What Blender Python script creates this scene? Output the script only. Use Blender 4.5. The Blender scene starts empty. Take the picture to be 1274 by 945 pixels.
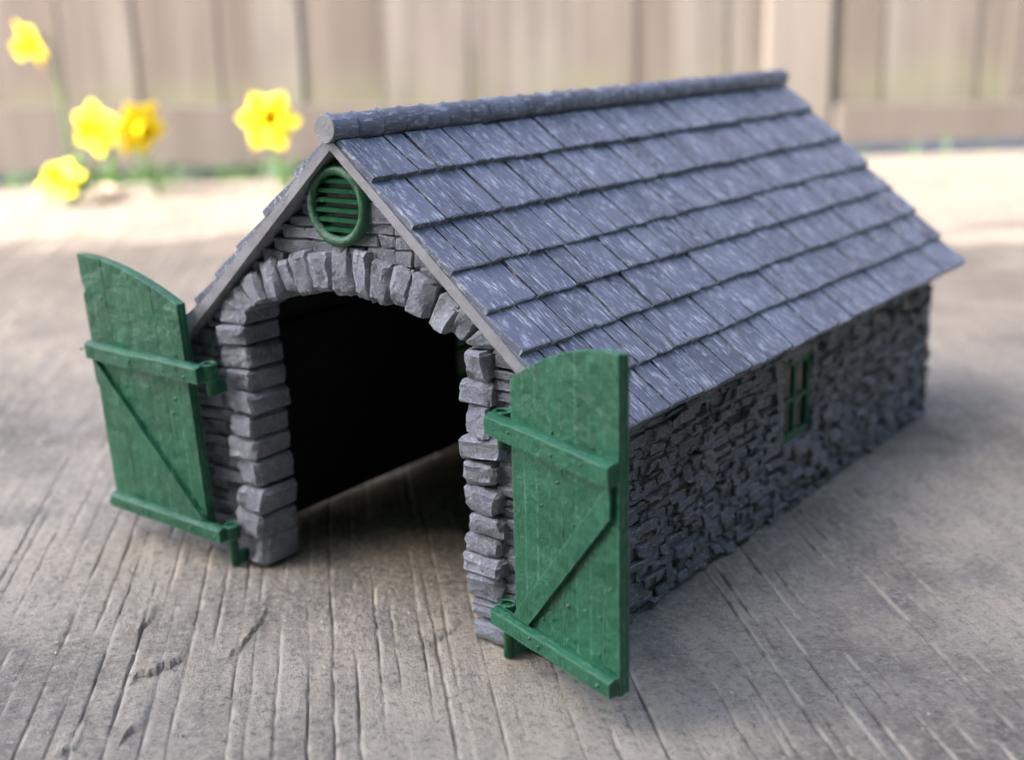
import bpy, bmesh, math, random
import numpy as np
from mathutils import Vector, Matrix, noise as mn

random.seed(11)
rng = np.random.default_rng(5)
K = 0.01            # one unit in the numbers below is a millimetre; the scene is built ten times life size
scene = bpy.context.scene
COL = scene.collection

# ------------------------------------------------------------------ camera
cam_d = bpy.data.cameras.new('camera')
cam = bpy.data.objects.new('camera', cam_d)
COL.objects.link(cam)
scene.camera = cam
yaw, pitch, roll = -0.652, 0.273, -0.028
fw = Vector((math.sin(yaw) * math.cos(pitch), math.cos(yaw) * math.cos(pitch), -math.sin(pitch)))
rt = Vector((math.cos(yaw), -math.sin(yaw), 0))
up = rt.cross(fw)
r2 = math.cos(roll) * rt + math.sin(roll) * up
u2 = -math.sin(roll) * rt + math.cos(roll) * up
M = Matrix((r2, u2, -fw)).transposed().to_4x4()
CAM = Vector((167.74, -170.09, 111.92))
M.translation = CAM * K
cam.matrix_world = M
cam_d.sensor_width = 36.0
cam_d.lens = 36.0 * 1571.0 / 1274.0
cam_d.clip_start = 0.05
cam_d.clip_end = 2000
cam_d.dof.use_dof = True
cam_d.dof.focus_distance = 231 * K
cam_d.dof.aperture_fstop = 1.2

# ------------------------------------------------------------------ sky, sun, exposure
SUN_EL = math.radians(40)
sun_h = Vector((-0.30, -0.954, 0)).normalized()          # horizontal direction towards the sun
world = bpy.data.worlds.new('World')
scene.world = world
world.use_nodes = True
wn = world.node_tree
sky = wn.nodes.new('ShaderNodeTexSky')
sky.sky_type = 'NISHITA'
sky.sun_disc = False
sky.sun_elevation = SUN_EL
sky.sun_rotation = math.atan2(sun_h.x, sun_h.y)
sky.dust_density = 4.0
sky.ozone_density = 0.3
sky.air_density = 0.8
bg = wn.nodes['Background']
bg.inputs['Strength'].default_value = 0.15
wn.links.new(sky.outputs[0], bg.inputs['Color'])
sun_d = bpy.data.lights.new('sun', 'SUN')
sun_d.energy = 2.0
sun_d.angle = math.radians(0.6)
sun_d.color = (1.0, 0.93, 0.83)
sun = bpy.data.objects.new('sun', sun_d)
COL.objects.link(sun)
to_sun = Vector((sun_h.x * math.cos(SUN_EL), sun_h.y * math.cos(SUN_EL), math.sin(SUN_EL)))
sun.rotation_euler = to_sun.to_track_quat('Z', 'Y').to_euler()
sun.location = (-5, -20, 20)
scene.view_settings.view_transform = 'Standard'
scene.view_settings.look = 'None'
scene.view_settings.gamma = 1.0
scene.view_settings.exposure = 3.0
scene.cycles.max_bounces = 8

# ------------------------------------------------------------------ node helpers
class NT:
    def __init__(self, name):
        self.m = bpy.data.materials.new(name)
        self.m.use_nodes = True
        self.t = self.m.node_tree
        self.b = self.t.nodes['Principled BSDF']
    def n(self, typ, **kw):
        nd = self.t.nodes.new(typ)
        for k, v in kw.items():
            setattr(nd, k, v)
        return nd
    def link(self, a, b):
        self.t.links.new(a, b)
    def val(self, sock, v):
        if isinstance(v, bpy.types.NodeSocket):
            self.link(v, sock)
        else:
            sock.default_value = v
    def coords(self, rnd=True, stretch=None, rot=None):
        tc = self.n('ShaderNodeTexCoord')
        out = tc.outputs['Object']
        if rnd:
            oi = self.n('ShaderNodeObjectInfo')
            mu = self.n('ShaderNodeVectorMath', operation='SCALE')
            mu.inputs[0].default_value = (37.0, 19.0, 53.0)
            self.link(oi.outputs['Random'], mu.inputs['Scale'])
            ad = self.n('ShaderNodeVectorMath', operation='ADD')
            self.link(out, ad.inputs[0]); self.link(mu.outputs[0], ad.inputs[1])
            out = ad.outputs[0]
        if stretch or rot:
            mp = self.n('ShaderNodeMapping', vector_type='TEXTURE')
            if stretch: stretch = tuple(1 / q for q in stretch)
            if rot: mp.inputs['Rotation'].default_value = rot
            if stretch: mp.inputs['Scale'].default_value = stretch
            self.link(out, mp.inputs['Vector'])
            out = mp.outputs[0]
        return out
    def noise(self, vec, scale, detail=4, rough=0.6, dist=0.0):
        nd = self.n('ShaderNodeTexNoise')
        nd.inputs['Scale'].default_value = scale
        nd.inputs['Detail'].default_value = detail
        nd.inputs['Roughness'].default_value = rough
        nd.inputs['Distortion'].default_value = dist
        self.link(vec, nd.inputs['Vector'])
        return nd.outputs['Fac']
    def ramp(self, fac, a, b, va=0.0, vb=1.0):
        nd = self.n('ShaderNodeMapRange')
        nd.interpolation_type = 'SMOOTHSTEP'
        self.link(fac, nd.inputs[0])
        nd.inputs[1].default_value = a; nd.inputs[2].default_value = b
        nd.inputs[3].default_value = va; nd.inputs[4].default_value = vb
        return nd.outputs[0]
    def mix(self, fac, a, b, blend='MIX'):
        nd = self.n('ShaderNodeMix', data_type='RGBA', blend_type=blend)
        self.val(nd.inputs[0], fac)
        for s, v in ((nd.inputs[6], a), (nd.inputs[7], b)):
            if not isinstance(v, bpy.types.NodeSocket): v = (*v, 1)
            self.val(s, v)
        return nd.outputs[2]
    def math(self, op, a, b=0.0):
        nd = self.n('ShaderNodeMath', operation=op)
        self.val(nd.inputs[0], a); self.val(nd.inputs[1], b)
        return nd.outputs[0]
    def rand(self):
        return self.n('ShaderNodeObjectInfo').outputs['Random']
    def bump(self, h, strength=0.3, dist=0.01):
        nd = self.n('ShaderNodeBump')
        nd.inputs['Strength'].default_value = strength
        nd.inputs['Distance'].default_value = dist
        self.link(h, nd.inputs['Height'])
        self.link(nd.outputs[0], self.b.inputs['Normal'])
    def edge(self, radius=0.006, lo=0.02, hi=0.25):
        bv = self.n('ShaderNodeBevel', samples=4); bv.inputs['Radius'].default_value = radius
        ge = self.n('ShaderNodeNewGeometry')
        dt = self.n('ShaderNodeVectorMath', operation='DOT_PRODUCT')
        self.link(bv.outputs[0], dt.inputs[0]); self.link(ge.outputs['Normal'], dt.inputs[1])
        return self.ramp(self.math('SUBTRACT', 1.0, dt.outputs['Value']), lo, hi)
    def done(self, color, rough=0.6, spec=0.5):
        self.val(self.b.inputs['Base Color'], color if isinstance(color, bpy.types.NodeSocket) else (*color, 1))
        self.val(self.b.inputs['Roughness'], rough)
        self.b.inputs['Specular IOR Level'].default_value = spec
        return self.m

def painted_stone(name, dark, base, light, sc=1.0, hl=0.5):
    t = NT(name)
    v = t.coords()
    big = t.noise(v, 18 * sc, 5)
    fine = t.noise(v, 120 * sc, 6, 0.7)
    c = t.mix(t.ramp(big, 0.3, 0.7), dark, base)
    c = t.mix(t.math('MULTIPLY', t.rand(), 0.45), c, (base[0] * 0.7, base[1] * 0.7, base[2] * 0.74))
    geo = t.n('ShaderNodeNewGeometry')
    edge = t.math('MULTIPLY', t.edge(0.007 / sc, 0.03, 0.3), t.ramp(fine, 0.38, 0.58))
    speck = t.ramp(fine, 0.53, 0.70)
    brush = t.math('MULTIPLY', t.math('MAXIMUM', t.math('MULTIPLY', edge, 1.2), speck), hl)
    c = t.mix(brush, c, light)
    t.bump(t.math('ADD', fine, t.math('MULTIPLY', t.noise(v, 45 * sc, 4, 0.6), 1.2)), 0.8, 0.016)
    return t.done(c, t.ramp(fine, 0.3, 0.7, 0.38, 0.6), 0.5)

MAT = {}
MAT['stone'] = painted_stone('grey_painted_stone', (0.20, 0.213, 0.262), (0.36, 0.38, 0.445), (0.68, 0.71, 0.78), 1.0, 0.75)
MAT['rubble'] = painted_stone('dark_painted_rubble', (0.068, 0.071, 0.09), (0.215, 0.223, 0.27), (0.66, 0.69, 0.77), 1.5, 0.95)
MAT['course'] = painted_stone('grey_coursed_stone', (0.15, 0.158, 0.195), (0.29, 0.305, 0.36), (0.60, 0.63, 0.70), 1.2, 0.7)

def mk_slate(name, amount):
    t = NT(name)
    v = t.coords(stretch=(1.0, 0.24, 1.0))
    v2 = t.coords()
    st = t.noise(v, 110, 6, 0.75, 0.6)
    pt = t.noise(v2, 26, 4, 0.6)
    bl = t.noise(v2, 16, 4)
    fn = t.noise(v2, 160, 5, 0.7)
    c = t.mix(t.rand(), (0.058, 0.066, 0.104), (0.138, 0.154, 0.222))
    c = t.mix(t.ramp(bl, 0.35, 0.7, 0, 0.6), c, (0.165, 0.178, 0.235))
    geo = t.n('ShaderNodeNewGeometry')
    edge = t.math('MULTIPLY', t.edge(0.006), t.ramp(fn, 0.40, 0.6))
    streak = t.math('MULTIPLY', t.ramp(st, 0.50, 0.62), t.ramp(pt, 0.37, 0.58))
    k = t.math('MAXIMUM', t.math('MULTIPLY', edge, 0.85), t.math('MULTIPLY', streak, amount))
    c = t.mix(k, c, (0.58, 0.62, 0.70))
    h = t.math('ADD', t.math('MULTIPLY', st, 0.7), t.math('MULTIPLY', fn, 0.4))
    t.bump(h, 0.45, 0.012)
    return t.done(c, t.ramp(bl, 0.3, 0.7, 0.34, 0.52), 0.5)
MAT['slate'] = mk_slate('dry_brushed_slate', 0.95)
MAT['ridge'] = mk_slate('dry_brushed_ridge', 0.6)

def mk_barge():
    t = NT('grey_verge_paint')
    v = t.coords()
    a = t.noise(v, 14, 5); f = t.noise(v, 130, 5, 0.7)
    c = t.mix(t.ramp(a, 0.3, 0.7), (0.24, 0.24, 0.255), (0.35, 0.35, 0.37))
    c = t.mix(t.ramp(f, 0.58, 0.74, 0, 0.5), c, (0.5, 0.5, 0.53))
    t.bump(f, 0.4, 0.01)
    return t.done(c, 0.6, 0.4)
MAT['verge'] = mk_barge()

def mk_green(name, base, worn, er=0.007, ro=0.0):
    t = NT(name)
    v = t.coords(False)
    a = t.noise(v, 7, 4); f = t.noise(v, 70, 5, 0.7); l = t.noise(v, 24, 3, 0.5)
    w = t.noise(t.coords(False, (1, 1, 0.10)), 70, 4, 0.6)
    c = t.mix(t.ramp(a, 0.3, 0.7), tuple(x * 0.72 for x in base), base)
    c = t.mix(t.ramp(l, 0.55, 0.75, 0, 0.35), c, tuple(x * 1.5 + 0.01 for x in base))
    e = t.math('MULTIPLY', t.edge(er), t.ramp(f, 0.36, 0.60)) if er else t.math('MULTIPLY', f, 0.0)
    k = t.math('MAXIMUM', t.math('MULTIPLY', e, 0.65), t.math('MULTIPLY', t.ramp(f, 0.62, 0.74), 0.5))
    c = t.mix(k, c, worn)
    t.bump(t.math('ADD', t.math('MULTIPLY', l, 1.0), t.math('ADD', t.math('MULTIPLY', w, 0.35), t.math('MULTIPLY', f, 0.3))), 0.6, 0.014)
    return t.done(c, t.ramp(a, 0.3, 0.7, 0.30 + ro, 0.46 + ro), 0.5 - ro)
MAT['green'] = mk_green('green_door_paint', (0.010, 0.116, 0.054), (0.22, 0.48, 0.37))
MAT['green_vent'] = mk_green('green_vent_paint', (0.021, 0.110, 0.050), (0.15, 0.34, 0.23), 0.002)
MAT['green_louvre'] = mk_green('green_louvre_paint', (0.014, 0.075, 0.034), (0.10, 0.24, 0.16), 0, 0.45)
MAT['green_window'] = mk_green('green_window_paint', (0.018, 0.110, 0.055), (0.10, 0.24, 0.16), 0, 0.2)

def plain(name, c1, c2, sc=20, rough=0.7, bump=0.3):
    t = NT(name)
    v = t.coords()
    a = t.noise(v, sc, 5)
    c = t.mix(t.ramp(a, 0.3, 0.7), c1, c2)
    t.bump(a, bump, 0.02)
    return t.done(c, rough, 0.35)
MAT['mortar'] = plain('dark_mortar', (0.030, 0.030, 0.036), (0.065, 0.066, 0.075), 60)
MAT['inside'] = plain('black_inside_shade', (0.012, 0.0125, 0.017), (0.02, 0.021, 0.029), 30, 0.85)  # near-black colour stands in for the shade inside the shed

def mk_glass():
    t = NT('window_glass')
    gl = t.n('ShaderNodeBsdfGlossy'); gl.inputs['Roughness'].default_value = 0.12
    tr = t.n('ShaderNodeBsdfTransparent'); tr.inputs['Color'].default_value = (0.72, 0.80, 0.74, 1)
    fr = t.n('ShaderNodeFresnel'); fr.inputs['IOR'].default_value = 1.5
    mx = t.n('ShaderNodeMixShader')
    t.link(fr.outputs[0], mx.inputs[0]); t.link(tr.outputs[0], mx.inputs[1]); t.link(gl.outputs[0], mx.inputs[2])
    t.link(mx.outputs[0], t.t.nodes['Material Output'].inputs['Surface'])
    return t.m
MAT['glass'] = mk_glass()

# ------------------------------------------------------------------ object helpers
def mesh(name, verts, faces, mat, smooth=False):
    me = bpy.data.meshes.new(name)
    me.from_pydata([(v[0] * K, v[1] * K, v[2] * K) for v in verts], [], faces)
    me.update()
    if name != 'grass':
        bm = bmesh.new(); bm.from_mesh(me); bmesh.ops.recalc_face_normals(bm, faces=bm.faces); bm.to_mesh(me); bm.free()
    if mat: me.materials.append(mat)
    if smooth:
        me.polygons.foreach_set('use_smooth', [True] * len(me.polygons))
        if name.endswith(('stone', 'stones', 'voussoir')): me.set_sharp_from_angle(angle=math.radians(32))
    return me
def obj(name, me, parent=None, loc=(0, 0, 0), rot=(0, 0, 0), scale=(1, 1, 1)):
    o = bpy.data.objects.new(name, me)
    COL.objects.link(o)
    o.location = Vector(loc) * K
    o.rotation_euler = rot
    o.scale = scale
    if parent: o.parent = parent
    return o
def empty(name, parent=None, loc=(0, 0, 0), rz=0):
    return obj(name, None, parent, loc, (0, 0, rz))
def tag(o, label, cat, group=None):
    o['label'] = label; o['category'] = cat
    if group: o['group'] = group
    return o

class MB:
    def __init__(self): self.v = []; self.f = []
    def add(self, vs, fs):
        n = len(self.v); self.v += [tuple(p) for p in vs]
        self.f += [tuple(i + n for i in f) for f in fs]
    def box(self, a, b):
        x0, y0, z0 = a; x1, y1, z1 = b
        self.add([(x0, y0, z0), (x1, y0, z0), (x1, y1, z0), (x0, y1, z0), (x0, y0, z1), (x1, y0, z1), (x1, y1, z1), (x0, y1, z1)],
                 [(0, 3, 2, 1), (4, 5, 6, 7), (0, 1, 5, 4), (1, 2, 6, 5), (2, 3, 7, 6), (3, 0, 4, 7)])
    def prism(self, poly, y0, y1):                      # polygon in (x, z), extruded along y
        n = len(poly)
        self.add([(x, y0, z) for x, z in poly] + [(x, y1, z) for x, z in poly],
                 [tuple(range(n - 1, -1, -1)), tuple(range(n, 2 * n))] + [(i, (i + 1) % n, n + (i + 1) % n, n + i) for i in range(n)])
    def cyl(self, c, r, z0, z1, n=14, r2=None, axis='z'):
        r2 = r if r2 is None else r2
        vs = []
        for z, rr in ((z0, r), (z1, r2)):
            for k in range(n):
                a = 2 * math.pi * k / n
                p, q = rr * math.cos(a), rr * math.sin(a)
                vs.append((c[0] + p, c[1] + q, z) if axis == 'z' else (c[0] + p, z, c[1] + q))
        self.add(vs, [tuple(range(n - 1, -1, -1)), tuple(range(n, 2 * n))] + [(i, (i + 1) % n, n + (i + 1) % n, n + i) for i in range(n)])
    def ring(self, c, ro, ri, z0, z1, n=16):
        vs = []
        for z in (z0, z1):
            for rr in (ro, ri):
                for k in range(n):
                    a = 2 * math.pi * k / n
                    vs.append((c[0] + rr * math.cos(a), c[1] + rr * math.sin(a), z))
        fs = []
        for k in range(n):
            j = (k + 1) % n
            fs += [(k, j, 2 * n + j, 2 * n + k), (n + j, n + k, 3 * n + k, 3 * n + j), (k, n + k, n + j, j), (2 * n + k, 2 * n + j, 3 * n + j, 3 * n + k)]
        self.add(vs, fs)
    def build(self, name, mat, parent=None, smooth=False, **kw):
        return obj(name, mesh(name, self.v, self.f, mat, smooth), parent, **kw)

def bevel_mesh(me, w, seg=2):
    bm = bmesh.new(); bm.from_mesh(me)
    bmesh.ops.recalc_face_normals(bm, faces=bm.faces)
    bmesh.ops.bevel(bm, geom=list(bm.edges), offset=w * K, segments=seg, affect='EDGES', profile=0.6)
    bm.to_mesh(me); bm.free()

# ------------------------------------------------------------------ ground: weathered grooved timber
def vnoise(x, seed):                                     # smooth 1-D value noise
    t = np.random.default_rng(seed).uniform(-1, 1, 4096)
    i = np.floor(x).astype(int); f = x - i; f = f * f * (3 - 2 * f)
    return t[i % 4096] * (1 - f) + t[(i + 1) % 4096] * f
def vnoise2(x, y, seed):
    t = np.random.default_rng(seed).uniform(-1, 1, (512, 512))
    i = np.floor(x).astype(int); j = np.floor(y).astype(int)
    f = x - i; g = y - j; f = f * f * (3 - 2 * f); g = g * g * (3 - 2 * g)
    a = t[i % 512, j % 512] * (1 - f) + t[(i + 1) % 512, j % 512] * f
    b = t[i % 512, (j + 1) % 512] * (1 - f) + t[(i + 1) % 512, (j + 1) % 512] * f
    return a * (1 - g) + b * g

def build_ground():
    far = np.array([400, 480, 600, 800, 1200, 2000, 4000, 9000, 20000, 45000.])
    s = np.concatenate([-far[::-1], np.arange(-330, -130, 1.2), np.arange(-130, 165, 0.28), np.arange(165, 330, 1.2), far])
    g = np.concatenate([-far[::-1], np.arange(-340, -140, 2.2), np.arange(-140, 112, 0.95), np.arange(112, 330, 3.0), far])
    S, G = np.meshgrid(s, g, indexing='ij')
    H = np.zeros_like(S); CR = np.zeros_like(S); SAND = np.zeros_like(S)
    near = np.clip((420 - np.hypot(S, G + 40)) / 160, 0, 1)
    # grooves along the grain
    gs = []
    p = -330.0
    r = np.random.default_rng(21)
    while p < 330:
        gs.append(p); p += r.choice([r.uniform(4.0, 5.6), r.uniform(4.0, 5.6), r.uniform(2.4, 3.6)])
    for k, s0 in enumerate(gs):
        lo = np.searchsorted(s, s0 - 5); hi = np.searchsorted(s, s0 + 5)
        sub = S[lo:hi]; gg = G[lo:hi]
        off = 0.45 * vnoise(gg / 80 + 11.3 * k, 100) + 0.13 * vnoise(gg / 13 + 7.7 * k, 101) + 0.11 * vnoise(gg / 2.4 + 3 * k, 102)
        d = np.abs(sub - s0 - off)
        deep = np.clip(0.55 + 0.8 * vnoise(gg / 33 + 5.1 * k, 103) + 0.5 * vnoise(gg / 7 + k, 104), 0, 1.3) * r.choice([r.uniform(0.3, 0.7), r.uniform(0.6, 1.1)])
        fade = 1.0
        if s0 > 110: fade = max(0.12, 1 - (s0 - 110) / 40)
        deep = deep * fade * np.clip((s0 + 1e9) * 0 + 1, 0, 1)
        w = (0.15 + 0.09 * vnoise(gg / 9 + 2 * k, 105)) * r.uniform(0.75, 1.45)
        pr = np.exp(-(d / w) ** 2)
        H[lo:hi] -= 0.75 * deep * pr
        wide = np.exp(-(d / 1.5) ** 2)
        H[lo:hi] -= 0.05 * deep * wide
        CR[lo:hi] = np.maximum(CR[lo:hi], np.clip(deep, 0, 1) * pr)
        dl = np.abs(sub - s0 - off - 0.42)
        sd = np.clip(vnoise(gg / 6 + 9 * k, 106) * 1.0 + 0.4 + 0.6 * vnoise(gg / 1.7 + k, 107), 0, 1)
        SAND[lo:hi] = np.maximum(SAND[lo:hi], sd * np.clip(deep * 1.6, 0, 1) * np.exp(-(dl / 0.42) ** 2))
    # a few half grooves and fibres
    H += 0.02 * vnoise2(S / 0.9, G / 9, 3) * near + 0.03 * vnoise2(S / 3.1, G / 12, 4) + 0.30 * vnoise2(S / 34, G / 60, 5) * near
    H += 0.03 * vnoise2(S / 0.6, G / 1.2, 6) * near
    # lifted flakes of wood with a broken edge towards the camera: (s centre, g edge, half width, height, slant)
    for sc_, ge, hw, a, sl in [(-39.7, 22.4, 4.6, 1.3, -0.79), (-24, 12.5, 3.7, 0.7, -3.0), (-44.7, 3.2, 1.6, 0.7, -1.7),
                               (-41.2, 44.0, 1.9, 0.9, -1.3), (-51.2, 47.2, 1.9, 0.8, -0.8), (12.2, 20.5, 4.8, 0.45, -1.0)]:
        e = ge + sl * (S - sc_) + (0.9 + 0.5 * abs(sl)) * vnoise(S / 1.1 + sc_, 40) + (0.12 + .2 * abs(sl)) * vnoise(S / .4 + sc_, 41)
        back = e - G
        lat = np.clip(1 - (np.abs(S - sc_) / hw) ** 3, 0, 1)
        lift = np.where(back > 0, np.exp(-back / 9.0), 0) * lat
        H += a * lift
        lip = np.where((back <= 0) & (back > -0.9), 1.0, 0) * lat
        H -= 0.2 * lip
        CR = np.maximum(CR, lip * 0.3)
    H = np.minimum(H, 0.9)
    # flat bed where the model stands so that nothing pokes into it
    X = (S + G) / math.sqrt(2); Y = (S - G) / math.sqrt(2)
    nv = S.size
    co = np.stack([X, Y, H - 0.02], -1).reshape(-1, 3) * K
    ns, ng = S.shape
    idx = np.arange(nv).reshape(ns, ng)
    q = np.stack([idx[:-1, :-1], idx[:-1, 1:], idx[1:, 1:], idx[1:, :-1]], -1).reshape(-1, 4)
    me = bpy.data.meshes.new('ground')
    me.vertices.add(nv); me.vertices.foreach_set('co', co.ravel())
    nf = len(q)
    me.loops.add(nf * 4); me.loops.foreach_set('vertex_index', q.ravel())
    me.polygons.add(nf)
    me.polygons.foreach_set('loop_start', np.arange(0, nf * 4, 4))
    me.polygons.foreach_set('loop_total', np.full(nf, 4))
    me.polygons.foreach_set('use_smooth', np.ones(nf, bool))
    for nm, arr in (('crack', CR), ('sand', SAND)):
        a = me.attributes.new(nm, 'FLOAT', 'POINT')
        a.data.foreach_set('value', arr.ravel().astype(np.float32))
    me.update(); me.validate()
    if me.polygons[0].normal.z < 0: me.flip_normals()
    t = NT('weathered_timber')
    rot = (0, 0, math.radians(45))
    v = t.coords(False, (1, 1, 1), rot)                       # x across the grain after the turn
    fib = t.coords(False, (1.0, 0.22, 1.0), rot)
    lo = t.noise(v, 1.1, 5, 0.6, 0.3)
    lo2 = t.noise(v, 0.45, 3, 0.5)
    md = t.noise(v, 7, 6, 0.65)
    fb = t.noise(fib, 60, 6, 0.7)
    fb2 = t.noise(fib, 16, 5, 0.65)
    sp = t.noise(v, 150, 5, 0.8)
    sp2 = t.noise(v, 55, 5, 0.75)
    c = t.mix(t.ramp(lo, 0.36, 0.62), (0.205, 0.184, 0.158), (0.56, 0.488, 0.39))
    c = t.mix(t.ramp(md, 0.42, 0.70, 0, 0.65), c, (0.44, 0.40, 0.345))
    c = t.mix(t.ramp(t.noise(v, 2.7, 4, 0.6), 0.52, 0.72, 0, 0.55), c, (0.165, 0.162, 0.158))
    c = t.mix(t.ramp(t.noise(v, 3.9, 5, 0.6), 0.60, 0.74, 0, 0.35), c, (0.20, 0.245, 0.225))
    c = t.mix(t.ramp(fb2, 0.35, 0.7, 0, 0.35), c, (0.13, 0.122, 0.115))
    c = t.mix(t.ramp(fb, 0.52, 0.80, 0, 0.4), c, (0.44, 0.41, 0.37))
    c = t.mix(t.ramp(sp2, 0.50, 0.68, 0, 0.65), c, (0.58, 0.515, 0.42))
    c = t.mix(t.ramp(sp2, 0.48, 0.33, 0, 0.6), c, (0.10, 0.094, 0.088))
    c = t.mix(t.ramp(sp, 0.56, 0.72, 0, 0.65), c, (0.46, 0.43, 0.38))
    c = t.mix(t.ramp(sp, 0.46, 0.32, 0, 0.75), c, (0.09, 0.086, 0.082))
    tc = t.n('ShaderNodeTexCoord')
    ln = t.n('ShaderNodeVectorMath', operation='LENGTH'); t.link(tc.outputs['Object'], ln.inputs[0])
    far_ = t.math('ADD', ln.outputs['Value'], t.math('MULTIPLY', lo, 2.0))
    c = t.mix(t.ramp(far_, 2.6, 6.0, 0, 0.85), c, t.mix(t.ramp(md, 0.35, 0.65), (0.175, 0.15, 0.124), (0.24, 0.208, 0.177)))  # distance tone sets how bright the sunlit strip looks, light put into colour
    at = t.n('ShaderNodeAttribute', attribute_name='crack')
    as_ = t.n('ShaderNodeAttribute', attribute_name='sand')
    c = t.mix(t.math('MULTIPLY', at.outputs['Fac'], 0.75), c, (0.055, 0.048, 0.042))
    c = t.mix(t.math('MULTIPLY', as_.outputs['Fac'], 0.9), c, (0.66, 0.59, 0.48))
    h = t.math('ADD', t.math('ADD', t.math('MULTIPLY', sp, 0.7), sp2), t.math('ADD', t.math('MULTIPLY', fb, 0.5), t.math('MULTIPLY', md, 0.8)))
    t.bump(h, 0.8, 0.016)
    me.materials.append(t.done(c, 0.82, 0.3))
    o = obj('ground', me)
    o['kind'] = 'structure'
    o['label'] = 'weathered grey timber surface with long grain grooves'
    return o
build_ground()

# ------------------------------------------------------------------ the model engine shed
shed = empty('engine_shed')
tag(shed, 'small grey stone model engine shed with slate roof and open green doors', 'model building')

SLOPE = 0.865
ANG = math.atan(SLOPE)
TOP = 95.0                                               # roof plane height over the ridge line
def roof_top(x): return TOP - SLOPE * abs(x)
W2, LEN = 50.0, 181.0

# ---- stones: each one an irregular rounded block, front face towards -y
def stone_mesh(w, h, d, nx=4, nz=3, rough=0.18, seed=0, round_=0.3, quad=None, jit=0.10):
    """block of width w (x), height h (z), depth d (y from -d to 0); quad = four corner points (x, z) instead of w, h"""
    rs = random.Random(seed)
    if quad is None:
        quad = [(-w / 2, -h / 2), (w / 2, -h / 2), (w / 2, h / 2), (-w / 2, h / 2)]
        quad = [(x + rs.uniform(-jit, jit) * min(w, h * 2) * 0.6, z + rs.uniform(-jit, jit) * h) for x, z in quad]
    def P(u, v):
        a, b, c, e = quad
        x = (a[0] * (1 - u) + b[0] * u) * (1 - v) + (e[0] * (1 - u) + c[0] * u) * v
        z = (a[1] * (1 - u) + b[1] * u) * (1 - v) + (e[1] * (1 - u) + c[1] * u) * v
        return x, z
    m = min(w, h)
    def steps(n, size):
        b = min(0.24, round_ * m * 0.42 / size)
        inner = [b + (1 - 2 * b) * i / (n - 2) for i in range(n - 1)]
        inner = [q + (rs.uniform(-.25, .25) * (1 - 2 * b) / (n - 2) if 0 < i < n - 2 else rs.uniform(-.3, .5) * b * (1 if i == 0 else -1)) for i, q in enumerate(inner)]
        return [0.0] + inner + [1.0]
    us, vv = steps(nx, w), steps(nz, h)
    vs, fs = [], []
    tl, tr = rs.uniform(-rough, rough) * m, rs.uniform(-rough, rough) * m
    set_ = round_ * m * 0.5
    for i in range(nx + 1):
        for k in range(nz + 1):
            u, v = us[i], vv[k]
            x, z = P(u, v)
            rim_ = i in (0, nx) or k in (0, nz)
            cor = i in (0, nx) and k in (0, nz)
            y = -d + tl * (u - 0.5) + tr * (v - 0.5) + rs.uniform(-1, 1) * rough * 0.42 * m
            if rim_: y += set_ * rs.uniform(0.5, 1.2)
            if cor:
                y += set_ * 0.7
                x -= (u - .5) * 0.16 * m; z -= (v - .5) * 0.16 * m
            x += rs.uniform(-1, 1) * rough * 0.16 * m; z += rs.uniform(-1, 1) * rough * 0.16 * m
            vs.append((x, min(y, -0.05), z))
    id_ = lambda i, k: i * (nz + 1) + k
    for i in range(nx):
        for k in range(nz):
            fs.append((id_(i, k), id_(i + 1, k), id_(i + 1, k + 1), id_(i, k + 1)))
    rim = [id_(i, 0) for i in range(nx + 1)] + [id_(nx, k) for k in range(1, nz + 1)] + [id_(i, nz) for i in range(nx - 1, -1, -1)] + [id_(0, k) for k in range(nz - 1, 0, -1)]
    n0 = len(vs)
    for r in rim: vs.append((vs[r][0], 0.0, vs[r][2]))
    L = len(rim)
    for i in range(L):
        j = (i + 1) % L
        fs.append((rim[j], rim[i], n0 + i, n0 + j))
    return vs, fs

# ---- gable wall
OPEN = 29.5
Rin = 66.0; CROWN = 63.9
def zin(x): return CROWN - (Rin - math.sqrt(max(Rin * Rin - x * x, 0)))
def zout(x): return 72.3 - (60 - math.sqrt(3600 - x * x))
gable = MB()
arch = [(x, zin(x) + 0.7) for x in np.linspace(-OPEN, OPEN, 15)]
poly_l = [(-W2 + .8, 0.3), (-OPEN, 0.3)] + [p for p in arch] + [(OPEN, 0.3), (W2 - .8, 0.3), (W2 - .8, roof_top(W2) - 5), (0, TOP - 4.6), (-W2 + .8, roof_top(W2) - 5)]
gable.prism(poly_l, 1.0, 7.0)
gable_o = gable.build('gable_wall', MAT['mortar'], shed)
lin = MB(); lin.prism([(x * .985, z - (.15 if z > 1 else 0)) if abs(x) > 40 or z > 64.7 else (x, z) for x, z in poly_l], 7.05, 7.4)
lin.build('shade_lining', MAT['inside'], shed)

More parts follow.
